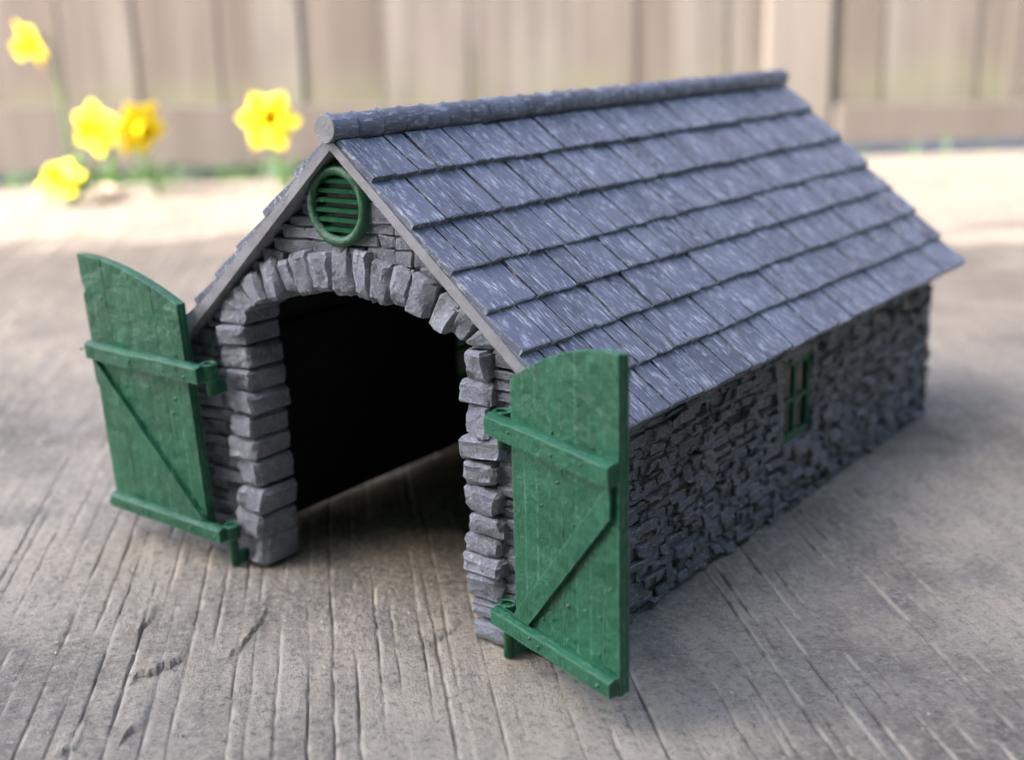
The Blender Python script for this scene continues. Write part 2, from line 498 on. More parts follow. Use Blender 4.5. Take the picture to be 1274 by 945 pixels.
# coursed thin stones of the gable
z = 0.5; n = 0
rs = random.Random(4)
while z < 88:
    h = rs.uniform(1.5, 3.1)
    zc = z + h / 2
    lim = min(W2 - 0.3, (TOP - 4.3 - (z + h)) / SLOPE)
    if lim < 2: break
    spans = [(-lim, lim)]
    def cut(spans, a, b):
        out = []
        for p, q in spans:
            if b <= p or a >= q: out.append((p, q)); continue
            if a - p > 0.9: out.append((p, a))
            if q - b > 0.9: out.append((b, q))
        return out
    if zc < 57.5: spans = cut(spans, -34.5, 34.5)
    else:
        xs = [x for x in np.linspace(-37, 37, 149) if zout(x) - 0.6 > zc]
        if xs: spans = cut(spans, xs[0], xs[-1])
    if abs(zc - 80.4) < 6.6:
        hw = math.sqrt(6.6 ** 2 - (zc - 80.4) ** 2)
        spans = cut(spans, -0.6 - hw, -0.6 + hw)
    for p, q in spans:
        x = p + (rs.uniform(-2, 0) if q - p > 6 else 0)
        x = p
        while x < q - 0.2:
            w = rs.uniform(3.5, 10.5)
            if q - x - w < 2.5: w = q - x
            d = rs.uniform(1.3, 2.1)
            vs, fs = stone_mesh(w - 0.16, h - 0.12, d, 4, 3, 0.22, rs.random(), 0.30, None, 0.16)
            obj('coursed_stone', mesh('coursed_stone', vs, fs, MAT['course'], True), gable_o, (x + w / 2, 1.05, zc + rs.uniform(-.15, .15)), (0, rs.uniform(-0.035, 0.035), 0))
            x += w
    z += h
# quoins up both jambs
qr = [0.4, 5.1, 8.8, 13.8, 17.8, 21.9, 26.0, 31.6, 36.5, 41.1, 46.7, 51.4, 56.8]
ql = [0.4, 7.4, 13.0, 19.0, 24.6, 29.5, 34.8, 39.8, 44.5, 49.3, 54.0, 58.6]
for side, rows in ((1, qr), (-1, ql)):
    for i in range(len(rows) - 1):
        a, b = rows[i], rows[i + 1]
        h = b - a
        inn = 27.9 + rs.uniform(-0.9, 0.9) + (0.5 if i > 8 else 0)
        out = 35.6 + rs.uniform(-1.0, 1.4)
        w = out - inn
        d = 9.9 + rs.uniform(-0.6, 0.6)
        vs, fs = stone_mesh(w - 0.15, h - 0.28, d, 5, 5, 0.20, rs.random(), 0.34)
        # depth of the reveal: split the side faces once so that they stay rounded
        obj('quoin_stone', mesh('quoin_stone', vs, fs, MAT['stone'], True), gable_o, (side * (inn + out) / 2, 7.2, (a + b) / 2), (0, rs.uniform(-0.05, 0.05), rs.uniform(-0.03, 0.03)))
# voussoirs
bnd = [(-29.2, -37.5), (-25.6, -31), (-21.5, -25), (-16.8, -19.6), (-12.3, -14.3), (-7.6, -9.2), (-3.1, -3.4), (1.8, 1.7), (6.4, 6.7), (10.6, 12.3), (15, 17.5), (20.2, 23.2), (24.7, 28.6), (28.4, 33.2), (30.6, 38)]
for i in range(len(bnd) - 1):
    (a, A), (b, B) = bnd[i], bnd[i + 1]
    jl = rs.uniform(-0.7, 0.6); jt = rs.uniform(-1.0, 0.7)
    q = [(a + .17, zin(a) + jl), (b - .17, zin(b) + jl), (B - .2, zout(B) + jt), (A + .2, zout(A) + jt)]
    cx_ = sum(p[0] for p in q) / 4; cz_ = sum(p[1] for p in q) / 4
    q = [(x - cx_, zz - cz_) for x, zz in q]
    vs, fs = stone_mesh(5, 7.5, 9.2 + rs.uniform(-0.6, 0.8), 5, 5, 0.20, rs.random(), 0.36, q)
    obj('voussoir', mesh('voussoir', vs, fs, MAT['stone'], True), gable_o, (cx_, 7.2, cz_))

# ---- side walls and end wall
WIN = (85.5, 101.0, 17.3, 36.6)                          # y0, y1, z0, z1
def side_core(name, side, zbot):
    m = MB()
    x0, x1 = (W2 - 3.6, W2 - 1.0) if side > 0 else (-W2 + 1.0, -W2 + 3.6)
    y0, y1, z0, z1 = WIN
    zt = roof_top(W2) - 4.2
    m.box((x0, 7.1, zbot), (x1, y0, zt)); m.box((x0, y1, zbot), (x1, LEN - 1, zt))
    m.box((x0, y0 - .01, zbot), (x1, y1 + .01, z0)); m.box((x0, y0 - .01, z1), (x1, y1 + .01, zt))
    o = m.build(name, MAT['mortar'], shed)
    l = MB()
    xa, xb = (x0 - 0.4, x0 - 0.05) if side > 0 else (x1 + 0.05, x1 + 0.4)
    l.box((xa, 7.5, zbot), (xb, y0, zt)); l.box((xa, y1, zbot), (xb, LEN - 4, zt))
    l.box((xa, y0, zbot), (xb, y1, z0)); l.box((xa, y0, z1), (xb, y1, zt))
    l.build('shade_lining', MAT['inside'], shed)
    return o
wall_r = side_core('side_wall', 1, -0.5)
wall_l = side_core('side_wall', -1, 1.0)
e = MB(); e.prism([(-W2 + 1, .3), (W2 - 1, .3), (W2 - 1, roof_top(W2) - 5), (0, TOP - 4.6), (-W2 + 1, roof_top(W2) - 5)], LEN - 3.5, LEN - .9)
end_o = e.build('end_wall', MAT['mortar'], shed)
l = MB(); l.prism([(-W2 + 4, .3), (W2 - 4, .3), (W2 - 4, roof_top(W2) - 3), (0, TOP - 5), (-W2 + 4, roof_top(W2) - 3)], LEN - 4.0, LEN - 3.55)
l.build('shade_lining', MAT['inside'], shed)

# rubble stones: variants shared between alike pieces (unit size, scaled per stone)
RUB = []
for k in range(26):
    vs, fs = stone_mesh(4.0, 2.5, 1.6, 3, 3, 0.26, 900 + k, 0.20, None, 0.24)
    RUB.append((vs, fs, mesh('rubble_stone', vs, fs, MAT['rubble'], True)))
def rubble_layout(length, height, seed, win=None, bottom=0.2):
    r = random.Random(seed); out = []
    z = bottom
    while z < height - 0.6:
        h = r.choice([r.uniform(1.1, 1.7), r.uniform(1.6, 2.7)])
        x = -0.3
        ph = r.uniform(0, 10)
        while x < length - 1.2:
            w = r.choice([r.uniform(1.4, 2.8), r.uniform(2.6, 5.0), r.uniform(4.0, 7.8)])
            w = min(w, length - x)
            if r.random() < 0.06: x += r.uniform(0.5, 1.1)           # an open joint
            zz = z + h / 2 + 0.35 * math.sin(x / 9 + ph) + r.uniform(-0.25, 0.25)
            xc = x + w / 2
            ok = True
            if win:
                y0, y1, z0, z1 = win
                if xc + w / 2 > y0 - .3 and xc - w / 2 < y1 + .3 and zz + h / 2 > z0 - .2 and zz - h / 2 < z1 + .2: ok = False
            if r.random() < 0.022: ok = False                        # a lost stone
            if ok:
                hh = h * r.choice([r.uniform(0.95, 1.1), r.uniform(0.75, 0.95), 1.03])
                out.append((xc, zz, w - 0.20, hh - 0.16, r.uniform(0.35, 1.7), r.uniform(-0.05, 0.05), r.randrange(26)))
            x += w
        z += h
    # slips that close the ragged margin round the window
    if win:
        y0, y1, z0, z1 = win
        z = z0 - 1.0
        while z < z1 + 1:
            h = r.uniform(1.8, 3.0)
            for xx, w in ((y0 - 1.5, r.uniform(2.2, 3.6)), (y1 + 1.5, r.uniform(2.2, 3.6))):
                out.append((xx + (1 if xx < y0 else -1) * 0.0 + (-(w / 2) + 1.3 if xx < y0 else (w / 2) - 1.3), z + h / 2, w, h - .15, r.uniform(.6, 1.5), r.uniform(-.06, .06), r.randrange(26)))
            z += h
        x = y0
        while x < y1:
            w = r.uniform(2.8, 4.5)
            for zz in (z0 - 1.1, z1 + 1.0):
                out.append((x + w / 2, zz, w - .2, 1.9, r.uniform(.6, 1.3), 0, r.randrange(26)))
            x += w
    return out
def place_rubble(parent, stones, to_world, rz, limit):
    near = sorted(stones, key=lambda s: s[0])[:limit]
    rest = sorted(stones, key=lambda s: s[0])[limit:]
    for (x, z, w, h, d, a, k) in near:
        obj('rubble_stone', RUB[k][2], parent, to_world(x, z), (0, a, rz), (w / 4.0, d / 1.6 * 1.0, h / 2.5))
    if rest:
        m = MB()
        for (x, z, w, h, d, a, k) in rest:
            R = Matrix.Rotation(rz, 3, 'Z') @ Matrix.Rotation(a, 3, 'Y')
            c = Vector(to_world(x, z))
            m.add([c + R @ Vector((v[0] * w / 4.0, v[1] * d / 1.6, v[2] * h / 2.5)) for v in RUB[k][0]], RUB[k][1])
        o = m.build('rubble_stones', MAT['rubble'], parent, True)
        o['kind'] = 'stuff'
HW = roof_top(W2) - 4.0
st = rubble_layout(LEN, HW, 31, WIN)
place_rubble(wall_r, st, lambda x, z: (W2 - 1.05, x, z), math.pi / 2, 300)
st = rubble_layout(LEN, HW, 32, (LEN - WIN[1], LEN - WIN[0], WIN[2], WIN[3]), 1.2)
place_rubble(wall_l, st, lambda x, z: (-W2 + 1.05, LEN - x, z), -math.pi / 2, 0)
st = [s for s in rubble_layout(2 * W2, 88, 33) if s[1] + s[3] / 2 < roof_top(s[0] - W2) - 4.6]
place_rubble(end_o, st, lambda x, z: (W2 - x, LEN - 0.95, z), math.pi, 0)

# ---- windows
def window(side):
    y0, y1, z0, z1 = WIN
    w = empty('window', shed, (side * (W2 - 1.25), (y0 + y1) / 2, (z0 + z1) / 2), math.pi / 2 * side)
    hw, hh = (y1 - y0) / 2, (z1 - z0) / 2
    fr = MB()
    t = 1.45
    fr.box((-hw, -0.75, -hh), (hw, 0.5, -hh + t * 1.25)); fr.box((-hw, -0.75, hh - t * 1.2), (hw, 0.5, hh))
    fr.box((-hw, -0.7, -hh + t * 1.25), (-hw + t, 0.48, hh - t * 1.2)); fr.box((hw - t, -0.7, -hh + t * 1.25), (hw, 0.48, hh - t * 1.2))
    o = fr.build('frame', MAT['green_window'], w); bevel_mesh(o.data, 0.12, 1)
    b = MB(); b.box((-0.6, -0.55, -hh + t * 1.25), (0.6, 0.3, hh - t * 1.2)); b.build('glazing_bar', MAT['green_window'], w)
    b = MB(); b.box((-hw + t, -0.5, -0.55), (-.63, 0.28, 0.55)); b.box((.63, -0.5, -0.55), (hw - t, 0.28, 0.55)); b.build('glazing_bar', MAT['green_window'], w)
    for sx in (-1, 1):
        for sz in (-1, 1):
            p = MB()
            xa, xb = sorted((sx * 0.61, sx * (hw - t)))
            za, zb = sorted((sz * 0.57, sz * (hh - t * 1.22)))
            p.box((xa, -0.05, za), (xb, 0.12, zb)); p.build('pane', MAT['glass'], w)
    return w
window(1); window(-1)

# ---- round louvred vent in the gable
vent = empty('vent', shed, (-0.9, -1.4, 80.4))
m = MB()
NR = 40
prof = [(7.7, 1.6), (7.75, -0.2), (7.3, -0.75), (6.6, -0.9), (5.95, -0.6), (5.7, 0.0), (5.7, 1.6)]
vs = []; fs = []
for k in range(NR):
    a = 2 * math.pi * k / NR
    for r, y in prof: vs.append((r * math.cos(a), y, r * math.sin(a)))
P_ = len(prof)
for k in range(NR):
    j = (k + 1) % NR
    for i in range(P_ - 1): fs.append((k * P_ + i, k * P_ + i + 1, j * P_ + i + 1, j * P_ + i))
m.add(vs, fs); m.build('frame', MAT['green_vent'], vent, True)
m = MB(); m.cyl((0, 0), 5.9, 1.2, 1.6, 32, axis='y'); m.build('backing', MAT['mortar'], vent)
for k in range(6):
    zc = 4.55 - k * 1.82
    hw = math.sqrt(max(5.75 ** 2 - zc * zc, 0.3))
    s = MB()
    s.add([(-hw, 0.1, zc + .42), (hw, 0.1, zc + .42), (hw, 1.0, zc + .62), (-hw, 1.0, zc + .62),
           (-hw, -0.3, zc - .30), (hw, -0.3, zc - .30), (hw, 1.0, zc + 0.02), (-hw, 1.0, zc + 0.02)],
          [(0, 1, 2, 3), (7, 6, 5, 4), (4, 5, 1, 0), (3, 2, 6, 7), (0, 3, 7, 4), (1, 5, 6, 2)])
    s.build('louvre', MAT['green_louvre'], vent)

# ---- roof
roof = empty('roof', shed, (0, 0, 0))
YF, YR = -3.6, 185.8
def slab(side):
    m = MB()
    t = 2.3
    xe = 56.0
    poly = [(0.02 * side, TOP - 1.8), (xe * side, roof_top(xe) - 1.8), (xe * side - 1.5 * side, roof_top(xe) - 1.8 - t + .5), (0.02 * side, TOP - 1.8 - t)]
    if side < 0: poly = poly[::-1]
    m.prism(poly, YF + .15, YR - .15)
    return m.build('roof_slab', MAT['verge'], roof)
slab(1); slab(-1)
for side in (1, -1):                                      # dark bed that shows in the joints between slates
    m = MB()
    poly = [(0.1 * side, TOP - 1.79), (55.6 * side, roof_top(55.6) - 1.79), (55.6 * side, roof_top(55.6) - 1.6), (0.1 * side, TOP - 1.6)]
    m.prism(poly if side < 0 else poly[::-1], YF + .6, YR - .6); m.build('slate_bed', MAT['mortar'], roof)
m = MB()                                                  # black ceiling sheet, interior shade put into its colour, clear of the verge
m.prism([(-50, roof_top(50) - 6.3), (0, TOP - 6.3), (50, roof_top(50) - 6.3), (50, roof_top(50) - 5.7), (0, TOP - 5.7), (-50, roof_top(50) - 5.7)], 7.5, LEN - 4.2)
m.build('shade_lining', MAT['inside'], shed)

# slate variants: unit-width plates, lower edge at v = 0, up the slope is +y, face up is +z
def slate_var(seed):
    r = random.Random(seed)
    nx, ny = 4, 3
    vs, fs = [], []
    th = 1.35
    top = []
    ex = [r.uniform(-0.09, 0.09) for _ in range(nx + 1)]
    if r.random() < 0.3: ex[0] += r.uniform(0.1, 0.4)
    if r.random() < 0.3: ex[-1] += r.uniform(0.1, 0.4)
    for i in range(nx + 1):
        for k in range(ny + 1):
            v = [0, 0.35, 6, 14][k]
            y = v + (ex[i] if k < 2 else 0)
            zz = r.uniform(-0.09, 0.09) - (0.16 if k == 0 else 0)
            vs.append(((i / nx - 0.5) * 10 + (r.uniform(-.12, .12) if 0 < i < nx else r.uniform(-.06, .06)), y, zz))
    I = lambda i, k: i * (ny + 1) + k
    for i in range(nx):
        for k in range(ny): fs.append((I(i, k), I(i + 1, k), I(i + 1, k + 1), I(i, k + 1)))
    rim = [I(i, 0) for i in range(nx + 1)] + [I(nx, k) for k in range(1, ny + 1)] + [I(i, ny) for i in range(nx - 1, -1, -1)] + [I(0, k) for k in range(ny - 1, 0, -1)]
    n0 = len(vs)
    for q in rim: vs.append((vs[q][0], vs[q][1], vs[q][2] - th))
    for i in range(len(rim)):
        j = (i + 1) % len(rim); fs.append((rim[j], rim[i], n0 + i, n0 + j))
    return vs, fs
SLV = [slate_var(50 + k) for k in range(16)]
SLM = [mesh('slate', v, f, MAT['slate']) for v, f in SLV]
ends = [10.3, 19.5, 28.0, 35.3, 42.7, 50.2, 58.0]
left_mass = MB()
for side in (1, -1):
    r = random.Random(70 + side)
    for ci, xb in enumerate(ends):
        y = YF
        first = True
        while y < YR - 1:
            w = r.uniform(5.2, 7.4)
            if first: w = [6.6, 9.2, 6.0, 8.4, 9.0, 5.6, 7.2][ci]
            if YR - y - w < 5: w = YR - y
            first = False
            k = r.randrange(16)
            yc = y + w / 2
            exb = xb + r.uniform(-0.16, 0.16)
            tilt = math.atan2(1.25, 12.0) + r.uniform(-0.012, 0.012)
            lift = 0.3 + r.uniform(-0.12, 0.28)
            # slope frame: local x along the ridge, local y up the slope, local z off the roof
            upv = Vector((-side * math.cos(ANG), 0, math.sin(ANG)))
            nv = Vector((side * math.sin(ANG), 0, math.cos(ANG)))
            xv = upv.cross(nv)
            B = Matrix((xv, upv, nv)).transposed()
            B = B @ Matrix.Rotation(-tilt, 3, 'X') @ Matrix.Rotation(r.uniform(-0.014, 0.014), 3, 'Z') @ Matrix.Rotation(r.uniform(-0.014, 0.014), 3, 'Y')
            loc = Vector((side * exb, yc, roof_top(exb))) + nv * lift
            sc = ((w - 0.60) / 10.0, 0.76 if ci == 0 else 0.93, 1)
            if side > 0:
                o = obj('slate', SLM[k], roof)
                o.matrix_world = Matrix.Translation(loc * K) @ B.to_4x4() @ Matrix.Diagonal((*sc, 1))
            else:
                left_mass.add([loc + B @ Vector((v[0] * sc[0], v[1] * sc[1], v[2])) for v in SLV[k][0]], SLV[k][1])
            y += w
lm = left_mass.build('slates', MAT['slate'], roof)
lm['kind'] = 'stuff'

# ridge roll: short tiles, each with a raised collar
ncount = 29
tl = (YR - YF) / ncount
RT = []
for k in range(5):
    r = random.Random(300 + k)
    vs, fs = [], []
    n = 20
    secs = [(0.0, 2.42), (0.1, 2.49), (0.8, 2.50), (1.2, 2.47), (tl * .6, 2.47), (tl - 0.03, 2.45)]
    for (yy, rr) in secs:
        for j in range(n):
            a = 2 * math.pi * j / n
            q = rr + r.uniform(-0.06, 0.06)
            if 0.9 < a / (math.pi / 2) < 1.15 and 0 < yy < 1.2: q += 0.26
            vs.append((q * math.cos(a), yy, q * math.sin(a) * 1.06))
    for i in range(len(secs) - 1):
        for j in range(n):
            jj = (j + 1) % n
            fs.append((i * n + j, i * n + jj, (i + 1) * n + jj, (i + 1) * n + j))
    fs.append(tuple(range(n))); fs.append(tuple(range(len(secs) * n - 1, (len(secs) - 1) * n - 1, -1)))
    RT.append(mesh('ridge_tile', vs, [f[::-1] for f in fs], MAT['ridge'], False))
    me = RT[-1]
    me.polygons.foreach_set('use_smooth', [len(p.vertices) < 6 for p in me.polygons])
rr_ = random.Random(9)
for i in range(ncount):
    obj('ridge_tile', RT[rr_.randrange(5)], roof, (rr_.uniform(-.06, .06), YF - .5 + i * tl, 94.8 + rr_.uniform(-.08, .08)))
m = MB(); m.cyl((0, 94.8), 2.62, YF - 0.95, YF - 0.52, 28, axis='y'); o = m.build('ridge_end', MAT['verge'], roof); bevel_mesh(o.data, 0.1, 1)

# ---- doors
def door(pin, free, zb, z_h, z_f, u0, mirror, notch, lean=0.0):
    d = Vector((free[0] - pin[0], free[1] - pin[1]))
    Wd = d.length
    rz = math.atan2(d.y, d.x)
    o = empty('door', shed, (pin[0], pin[1], zb), rz if mirror > 0 else rz + math.pi)
    o.rotation_euler.x = lean
    # local: x = mirror * u along the door, y = -1 towards the camera
    X = lambda u: mirror * u
    r = random.Random(17 + mirror)
    def ztop(u): return z_f - (z_f - z_h) * (1 - min(max((u - u0) / (Wd - u0), 0), 1)) ** 1.9
    npl = 8
    pw = (Wd - u0) / npl
    core = MB()
    pts = [(X(u0 + .2), 0.3)] + [(X(Wd - .2), 0.3)] + [(X(u), ztop(u) - .25) for u in np.linspace(Wd - .2, u0 + .2, 14)]
    if mirror < 0: pts = pts[::-1]
    core.prism(pts, 0.1, 1.3)
    c = core.build('backing_board', MAT['green'], o)
    for i in range(npl):
        a, b = u0 + i * pw + 0.03, u0 + (i + 1) * pw - 0.03
        us = np.linspace(b, a, 5)
        pl = [(X(a), 0.0 + r.uniform(0, .15)), (X(b), 0.0 + r.uniform(0, .15))] + [(X(u), ztop(u)) for u in us]
        if notch and i == npl - 1:
            zt = ztop(b)
            pl = [pl[0], pl[1], (X(b), zt - 9), (X(b - .7), zt - 8.6), (X(b - .8), zt - 7.4), (X(b - .1), zt - 6.6)] + pl[2:]
        if mirror < 0: pl = pl[::-1]
        p = MB(); yo = r.uniform(-0.07, 0.07)
        p.prism(pl, -1.0 + yo, 0.08)
        q = p.build('plank', MAT['green'], o); bevel_mesh(q.data, 0.05, 1)
    zl = 36.2
    for (z0, z1, th) in ((0.25, 3.6, 2.1), (zl, zl + 3.9, 2.1)):
        lm_ = MB()
        xa, xb = sorted((X(-0.9), X(Wd - 0.15)))
        zw = [(u, r.uniform(-.12, .12)) for u in np.linspace(xa, xb, 7)]
        lm_.add([(x, -1.0, z0 + w) for x, w in zw] + [(x, -1.0 - th, z0 + .15 + w) for x, w in zw] + [(x, -1.0 - th, z1 - .5 + w) for x, w in zw] + [(x, -1.0 - th * .45, z1 + w) for x, w in zw] + [(x, -1.0, z1 + w) for x, w in zw],
                [(k * 7 + i, k * 7 + i + 1, ((k + 1) % 5) * 7 + i + 1, ((k + 1) % 5) * 7 + i) for k in range(5) for i in range(6)] + [(0, 7, 14, 21, 28), (34, 27, 20, 13, 6)])
        q = lm_.build('ledge', MAT['green'], o)
        bevel_mesh(q.data, 0.16, 2)
        h = MB(); h.ring((X(-0.6), 0.6), 1.8, 1.1, z0 + .1, z1 - .1); hh = h.build('hinge_eye', MAT['green'], o); bevel_mesh(hh.data, 0.1, 1)
        h = MB()
        lo = -zb + 0.4 if z0 < 5 else z0 - 3.2
        h.cyl((X(-0.6), 0.6), 1.0, lo, z1 - .5, 12); h.build('hinge_pin', MAT['green'], o, True)
        h = MB(); xa, xb = sorted((X(-1.5), X(0.3))); h.box((xa, 0.9, lo), (xb, 4.0, lo + 2.8)); hb = h.build('hinge_bracket', MAT['green'], o); bevel_mesh(hb.data, 0.3, 2)
    # diagonal brace from the foot of the hinge side to the head of the free side
    b = MB()
    p0, p1 = (u0 + .2, 3.7), (Wd - 1.0, zl - 0.1)
    w = 5.2
    pl = [(X(p0[0]), p0[1]), (X(p0[0] + w * .95), p0[1]), (X(p1[0]), p1[1] - w * 1.05), (X(p1[0]), p1[1]), (X(p1[0] - .4), p1[1])]
    if mirror < 0: pl = pl[::-1]
    b.prism(pl, -2.1, -1.02)
    q = b.build('brace', MAT['green'], o); bevel_mesh(q.data, 0.16, 2)
    # nail heads and lumps in the paint
    nm = MB()
    spots = []
    for zz in (5.5, 12, 19, 26, 31.5, 39.8, 46, 51.5):
        for i in range(npl):
            if r.random() < 0.30: spots.append((u0 + (i + .5) * pw + r.uniform(-1, 1), zz + r.uniform(-1.4, 1.4), -1.0))
    for zz in (2.0, zl + 1.8):
        for i in range(5): spots.append((1 + i * (Wd - 2) / 4 + r.uniform(-3, 3), zz + r.uniform(-.6, .6), -3.1))
    for (u, zz, y) in spots:
        if zz > ztop(u) - 1.5: continue
        R_ = r.uniform(0.26, 0.50)
        vs = [(X(u), y - R_ * .8, zz)]
        for k in range(7):
            a = 2 * math.pi * k / 7
            vs.append((X(u) + R_ * .7 * math.cos(a), y - R_ * .55, zz + R_ * .7 * math.sin(a)))
        for k in range(7):
            a = 2 * math.pi * k / 7
            vs.append((X(u) + R_ * math.cos(a), y + .1, zz + R_ * math.sin(a)))
        fs = [(0, 1 + (k + 1) % 7, 1 + k) for k in range(7)] + [(1 + k, 1 + (k + 1) % 7, 8 + (k + 1) % 7, 8 + k) for k in range(7)]
        nm.add(vs, [f[::-1] for f in fs])
    q = nm.build('nail_heads', MAT['green'], o, True); q['kind'] = 'stuff'
    return o
dl = door((-36.6, -5.2), (-75.6, -4.0), 6.4, 52.2, 60.0, 5.2, -1, True, math.radians(3.0))
dl['label'] = 'left door folded back, paint chipped at its outer edge'
dr = door((39.0, -4.8), (70.6, -15.4), 7.6, 47.0, 57.0, 4.4, 1, False)
dr['label'] = 'right door, wide open and nearest the camera'

def grit():
    m = MB(); r = random.Random(5)
    for i in range(420):
        s_, g_ = r.uniform(-90, 130), r.uniform(-60, 85)
        x, y = (s_ + g_) / math.sqrt(2), (s_ - g_) / math.sqrt(2)
        if abs(x) < 52 and 0 < y < 182: continue
        q = r.choice([r.uniform(.12, .28), r.uniform(.12, .28), r.uniform(.25, .5)])
        vs = [(x + q * dx * r.uniform(.6, 1.3), y + q * dy * r.uniform(.6, 1.3), 0.12 + q * dz * r.uniform(.5, 1)) for dx, dy, dz in ((1, 0, 0), (0, 1, 0), (-1, 0, 0), (0, -1, 0), (0, 0, 1), (0, 0, -1))]
        m.add(vs, [(0, 1, 4), (1, 2, 4), (2, 3, 4), (3, 0, 4), (1, 0, 5), (2, 1, 5), (3, 2, 5), (0, 3, 5)])
    o = m.build('grit', plain('pale_grit', (0.34, 0.30, 0.24), (0.62, 0.56, 0.46), 40, 0.8))
    o['kind'] = 'stuff'; o['label'] = 'pale grit scattered on the timber'; o['category'] = 'grit'
grit()

# ------------------------------------------------------------------ garden fence behind
FA, FB = Vector((-775.9, 395.2, 0)), Vector((-138.3, 953.2, 0))
fd = (FB - FA).normalized()
fang = math.atan2(fd.y, fd.x)
fence = empty('garden_fence', None, FA, fang)
tag(fence, 'pale weathered vertical board fence across the whole background', 'fence')
def mk_wood(name, c1, c2, algae):
    t = NT(name)
    v = t.coords(True, (1, 1, 0.08)); v2 = t.coords(True)
    a = t.noise(v, 5, 5); b = t.noise(v2, 1.1, 3)
    c = t.mix(t.ramp(a, 0.3, 0.7), c1, c2)
    c = t.mix(t.math('MULTIPLY', t.rand(), 0.8), c, (0.085, 0.068, 0.06))
    tc = t.n('ShaderNodeTexCoord'); sp = t.n('ShaderNodeSeparateXYZ'); t.link(tc.outputs['Object'], sp.inputs[0])
    al = t.math('MULTIPLY', t.ramp(sp.outputs['Z'], algae, algae * 0.35), t.ramp(b, 0.3, 0.6))
    c = t.mix(t.math('MULTIPLY', al, 0.6), c, (0.13, 0.135, 0.085))
    t.bump(a, 0.3, 0.03)
    return t.done(c, 0.8, 0.2)
MAT['fence'] = mk_wood('weathered_fence_board', (0.093, 0.083, 0.077), (0.16, 0.147, 0.139), 0.7)
MAT['post'] = mk_wood('fence_post', (0.165, 0.152, 0.138), (0.20, 0.185, 0.169), 0.01)
MAT['gravel'] = mk_wood('gravel_board', (0.10, 0.097, 0.092), (0.155, 0.150, 0.145), 0.01)
x = -700.0; nb = 0
r = random.Random(77)
while x < 1700:
    w = r.uniform(27, 41)
    m = MB()
    m.box((-w / 2 - 3, -5, -8), (w / 2 + 3, 5, 900 + r.uniform(-8, 8)))
    o = m.build('board', MAT['fence'], fence, loc=(x + w / 2, 22 + (1.3 if nb % 2 else 0) + r.uniform(-.5, .5), 25), rot=(0, 0, r.uniform(-.03, .03)))
    x += w; nb += 1
px = None
for xx in (-640.0, 655.0):
    m = MB(); m.box((-29, 13, -20), (29, 30, 980)); o = m.build('post', MAT['post'], fence, loc=(xx, -2, 0)); bevel_mesh(o.data, 3, 1)
for a, b in ((-700, -675), (-610, 625), (685, 1700)):
    m = MB()
    zt = lambda q: max(28, 62 - 27 * (q / 905))
    m.add([(a, -12, 11), (b, -12, 9), (b, 12, 9), (a, 12, 11), (a, -12, zt(a)), (b, -12, zt(b)), (b, 12, zt(b)), (a, 12, zt(a))],
          [(0, 3, 2, 1), (4, 5, 6, 7), (0, 1, 5, 4), (1, 2, 6, 5), (2, 3, 7, 6), (3, 0, 4, 7)])
    m.build('gravel_board', MAT['gravel'], fence)
for zr in (330, 760):
    m = MB(); m.box((-700, 40, zr), (1700, 70, zr + 45)); m.build('rail', MAT['fence'], fence)

# ------------------------------------------------------------------ daffodils
def petal_mat(name, c1, c2):
    t = NT(name)
    a = t.noise(t.coords(), 12, 3)
    c = t.mix(a, c1, c2)
    t.b.inputs['Subsurface Weight'].default_value = 0.15
    t.b.inputs['Subsurface Radius'].default_value = (0.03, 0.02, 0.004)
    return t.done(c, 0.55, 0.3)
MAT['petal'] = petal_mat('yellow_petal', (0.80, 0.60, 0.010), (0.86, 0.70, 0.02))
MAT['trumpet'] = petal_mat('deep_yellow_trumpet', (0.82, 0.60, 0.008), (0.86, 0.68, 0.012))
MAT['stem'] = plain('green_stem', (0.055, 0.12, 0.035), (0.10, 0.19, 0.06), 20, 0.6)
def petal_mesh():
    vs, fs = [], []
    n = 7
    for i in range(n):
        t = i / (n - 1)
        w = 9.6 * math.sin(math.pi * min(1, 0.12 + 0.88 * t) ** 0.9) * (1 - 0.15 * t) + 0.6 * (1 - t)
        for j in (-1, -0.5, 0, 0.5, 1):
            vs.append((3 + 21 * t, j * w, 1.4 * math.sin(t * 2.6) - 1.6 * abs(j) * (1 - t) + 0.9 * j * j))
    for i in range(n - 1):
        for j in range(4):
            a = i * 5 + j; fs.append((a, a + 1, a + 6, a + 5))
    me = mesh('petal', vs, fs, MAT['petal'], True)
    bm = bmesh.new(); bm.from_mesh(me)
    bmesh.ops.solidify(bm, geom=list(bm.faces), thickness=0.5 * K)
    bm.to_mesh(me); bm.free()
    return me
def trumpet_mesh():
    vs, fs = [], []
    n = 24
    secs = [(0, 4.2), (4, 5.0), (10, 5.8), (15, 6.8), (17.5, 8.6), (17.0, 8.9), (14.6, 6.4), (9, 5.2), (3, 4.3), (1.5, 0.5)]
    for q, (z, rr) in enumerate(secs):
        for k in range(n):
            a = 2 * math.pi * k / n
            f = 1 + (0.09 * math.sin(6 * a) if q in (4, 5) else 0)
            vs.append((rr * f * math.cos(a), rr * f * math.sin(a), z))
    for i in range(len(secs) - 1):
        for k in range(n):
            j = (k + 1) % n; fs.append((i * n + k, i * n + j, (i + 1) * n + j, (i + 1) * n + k))
    return mesh('trumpet', vs, fs, MAT['trumpet'], True)
PET, TRU = petal_mesh(), trumpet_mesh()
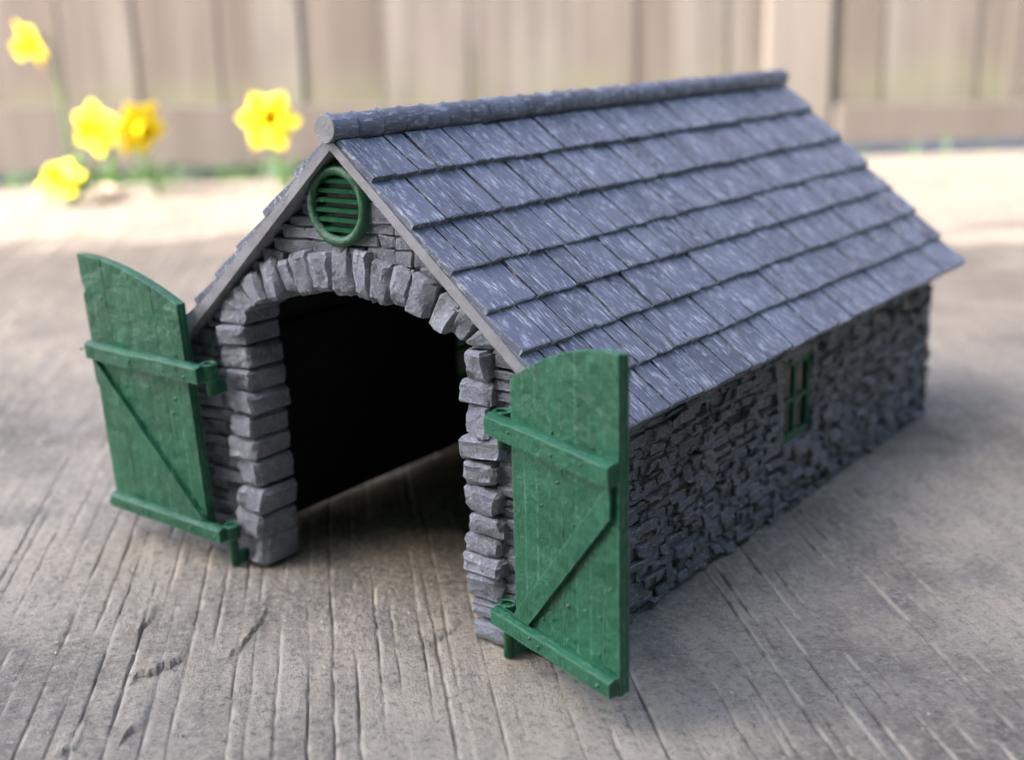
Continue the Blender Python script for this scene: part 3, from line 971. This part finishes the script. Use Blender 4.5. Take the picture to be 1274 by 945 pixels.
def tube(pts, radii, n=7):
    vs, fs = [], []
    for i, p in enumerate(pts):
        d = (pts[min(i + 1, len(pts) - 1)] - pts[max(i - 1, 0)]).normalized()
        a = d.orthogonal().normalized(); b = d.cross(a)
        for k in range(n):
            q = 2 * math.pi * k / n
            vs.append(p + (a * math.cos(q) + b * math.sin(q)) * radii[i])
    for i in range(len(pts) - 1):
        for k in range(n):
            j = (k + 1) % n; fs.append((i * n + k, i * n + j, (i + 1) * n + j, (i + 1) * n + k))
    fs.append(tuple(range(n - 1, -1, -1))); fs.append(tuple(range((len(pts) - 1) * n, len(pts) * n)))
    return vs, fs
def blade(base, tip, w):
    vs, fs = [], []
    side = (tip - base).cross(Vector((0, 0, 1)))
    side = side.normalized() if side.length > 1e-3 else Vector((1, 0, 0))
    nrm = side.cross((tip - base).normalized())
    for i in range(8):
        t = i / 7
        p = base.lerp(tip, t) + Vector((0, 0, 1)) * (math.sin(t * math.pi) * 8)
        ww = w * (1 - t ** 3) * 0.5 + 0.15
        for s_, y in ((-1, 0.5), (1, 0.5), (1, -0.3), (-1, -0.3)): vs.append(p + side * ww * s_ + nrm * y)
    for i in range(7):
        for k in range(4):
            j = (k + 1) % 4; fs.append((i * 4 + k, i * 4 + j, i * 4 + 4 + j, i * 4 + 4 + k))
    fs.append((3, 2, 1, 0)); fs.append((28, 29, 30, 31))
    return vs, fs
def ray_pt(px_, py_, depth):
    f = 1571.0
    return CAM + (fw + r2 * ((px_ - 637) / f) - u2 * ((py_ - 472.5) / f)) * depth
toC = (CAM - Vector((-690, 430, 40))).normalized()
def daffodil(px_, py_, depth, size, face, label, base_off=(0, 0), nleaf=3):
    r = random.Random(int(px_ * 7 + py_))
    h = ray_pt(px_, py_, depth)
    base = Vector((h.x + base_off[0], h.y + base_off[1], 0))
    o = empty('daffodil', None, base)
    tag(o, label, 'daffodil', 'daffodils in front of the fence')
    hp = h - base
    fdir = (toC + Vector(face)).normalized()
    head = empty('flower_head', o, hp)
    q = fdir.to_track_quat('Z', 'Y')
    head.rotation_euler = q.to_euler()
    head.scale = (size, size, size)
    t0 = r.uniform(0, 1)
    for k in range(6):
        obj('petal', PET, head, (0, 0, -0.6 * (k % 2)), (0, r.uniform(-.22, .12), t0 + k * math.pi / 3 + r.uniform(-.08, .08)))
    obj('trumpet', TRU, head)
    back = hp - fdir * 6 * size
    mid = back - fdir * 10 * size + Vector((0, 0, -4))
    if hp.z > 25:
        pts = [Vector((0, 0, -1)), Vector((mid.x * .5, mid.y * .5, mid.z * .45)), Vector((mid.x * .9, mid.y * .9, mid.z * .85)), mid, back, hp - fdir * .3]
        vs, fs = tube(pts, [1.5, 1.4, 1.3, 1.2, 2.2, 3.2])
    else:
        pts = [Vector((0, 0, 1)), Vector((mid.x * .5, mid.y * .5, 4)), Vector((mid.x * .9, mid.y * .9, 5)), back, hp - fdir * .3]
        vs, fs = tube(pts, [2.0, 1.8, 1.7, 2.4, 3.2])
    obj('stem', mesh('stem', vs, fs, MAT['stem'], True), o)
    for k in range(nleaf):
        a = r.uniform(0, 6.28); L_ = r.uniform(10, 26)
        vs, fs = blade(Vector((r.uniform(-6, 6), r.uniform(-6, 6), -1)), Vector((math.cos(a) * L_, math.sin(a) * L_, r.uniform(14, 34))), r.uniform(4, 7))
        obj('leaf', mesh('leaf', vs, fs, MAT['stem'], True), o)
    return o
daffodil(42, 52, 905, 0.81, (-0.9, 0.2, -0.25), 'tall yellow daffodil at the upper left corner', (10, 15))
daffodil(122, 160, 920, 0.88, (-0.5, -0.3, -0.1), 'yellow daffodil facing left, in a pair below the tallest bloom', (-6, 10))
daffodil(170, 158, 905, 0.95, (0.35, 0.4, -0.35), 'yellow daffodil on the right of the close pair', (8, 10))
daffodil(335, 151, 915, 0.98, (0.1, -0.05, 0.15), 'single wide open yellow daffodil nearest the shed roof', (4, 12))
daffodil(76, 226, 870, 0.74, (-0.15, -0.5, 0.9), 'drooping yellow daffodil lying low at the ground edge', (-14, 16), 2)
#daffodil(392, 149, 940, 0.50, (0.2, 0.2, 0.1), 'small yellow daffodil half hidden behind the roof ridge', (6, 8), 2)

# pale pebble and dry leaf beside the low flower
def pebble(px_, py_, depth, rx, label):
    h = ray_pt(px_, py_, depth)
    bm = bmesh.new(); bmesh.ops.create_icosphere(bm, subdivisions=3, radius=rx * K)
    for v in bm.verts:
        v.co *= 1 + 0.16 * mn.noise(v.co * 14); v.co.z *= 0.72; v.co.x *= 1.15
    me = bpy.data.meshes.new('pebble'); bm.to_mesh(me); bm.free()
    me.materials.append(MAT['pebble']); me.polygons.foreach_set('use_smooth', [True] * len(me.polygons))
    o = obj('pebble', me, None, (h.x, h.y, rx * .6)); tag(o, label, 'pebble')
MAT['pebble'] = plain('tan_pebble', (0.40, 0.30, 0.21), (0.52, 0.43, 0.33), 8, 0.7)
pebble(134, 224, 890, 9.5, 'rounded tan pebble just right of the low daffodil')

# grass and weeds along the foot of the fence
def grass():
    m = MB(); r = random.Random(88)
    for i in range(1500):
        x = r.uniform(-520, 640) if r.random() < .8 else r.uniform(-650, 1500)
        if r.random() < 0.5: x = r.choice([-40, 60, 110, 190, 260, 330, 420, 500]) + r.gauss(0, 16)
        y = r.uniform(-34, 6)
        hgt = r.uniform(5, 20)
        p = FA + fd * x + Vector((-fd.y, fd.x, 0)) * y
        a = r.uniform(0, 6.28); ln = hgt * r.uniform(.2, .8); w = r.uniform(.5, 1.3)
        dx, dy = math.cos(a), math.sin(a)
        b0 = p + Vector((-dy * w, dx * w, -1)); b1 = p + Vector((dy * w, -dx * w, -1))
        mid = p + Vector((dx * ln * .35, dy * ln * .35, hgt * .65)); tp = p + Vector((dx * ln, dy * ln, hgt))
        m.add([b0, b1, mid + Vector((dy * w * .7, -dx * w * .7, 0)), mid + Vector((-dy * w * .7, dx * w * .7, 0)), tp], [(0, 1, 2, 3), (3, 2, 4)])
    o = m.build('grass', MAT['stem'])
    o['kind'] = 'stuff'; o['label'] = 'short green grass and weeds along the fence foot'; o['category'] = 'grass'
grass()

# ------------------------------------------------------------------ leafy screens out of view, added to shade the model and block sky light
def shade_screen(a, d, x0, x1, hh, label):
    r = random.Random(61)
    nrm = Vector((-d.y, d.x, 0))
    core = MB()
    xs = np.arange(x0, x1, 60.0)
    poly = [(xs[0], 0)] + [(xs[-1], 0)] + [(q, hh - 60 + 40 * math.sin(q / 170) + r.uniform(-25, 25)) for q in xs[::-1]]
    core.prism(poly, -90, 90)
    ang = math.atan2(d.y, d.x)
    o = empty('shade_screen', None, a, ang)
    tag(o, label, 'shade_screen')
    core.build('screen_core', MAT['shade_screen'], o)
    m = MB()
    for i in range(7000):
        x = r.uniform(x0 - 20, x1); top = r.random() < .6
        y = r.uniform(-120, 120) if top else r.choice([-1, 1]) * r.uniform(85, 130)
        z = hh - 60 + 40 * math.sin(x / 170) + abs(r.gauss(0, 55)) if top else r.uniform(0, hh)
        s = r.uniform(14, 26)
        A = Vector((r.gauss(0, 1), r.gauss(0, 1), r.gauss(0, 1))).normalized(); B = A.orthogonal().normalized()
        c = Vector((x, y, z))
        m.add([c - A * s, c + B * s * .45, c + A * s, c - B * s * .45], [(0, 1, 2, 3)])
    q = m.build('screen_leaves', MAT['shade_screen'], o); q['kind'] = 'stuff'
MAT['shade_screen'] = plain('shade_screen_green', (0.05, 0.085, 0.03), (0.09, 0.13, 0.05), 4, 0.6)
e0, e1 = Vector((-430, 130, 0)), Vector((70, 390, 0))     # where its shadow ends on the ground
shade_screen(e0 + Vector((sun_h.x, sun_h.y, 0)) * (1150 / math.tan(SUN_EL)), (e1 - e0).normalized(), -40, 1800, 1150.0, 'leafy green screen added behind the camera to shade the model')
shade_screen(Vector((620, -330, 0)), Vector((0.05, 1, 0)).normalized(), 0, 1500, 700.0, 'leafy green screen added out of view on the right to block sky light')  # added unseen, darkens the side wall and the ground beside it
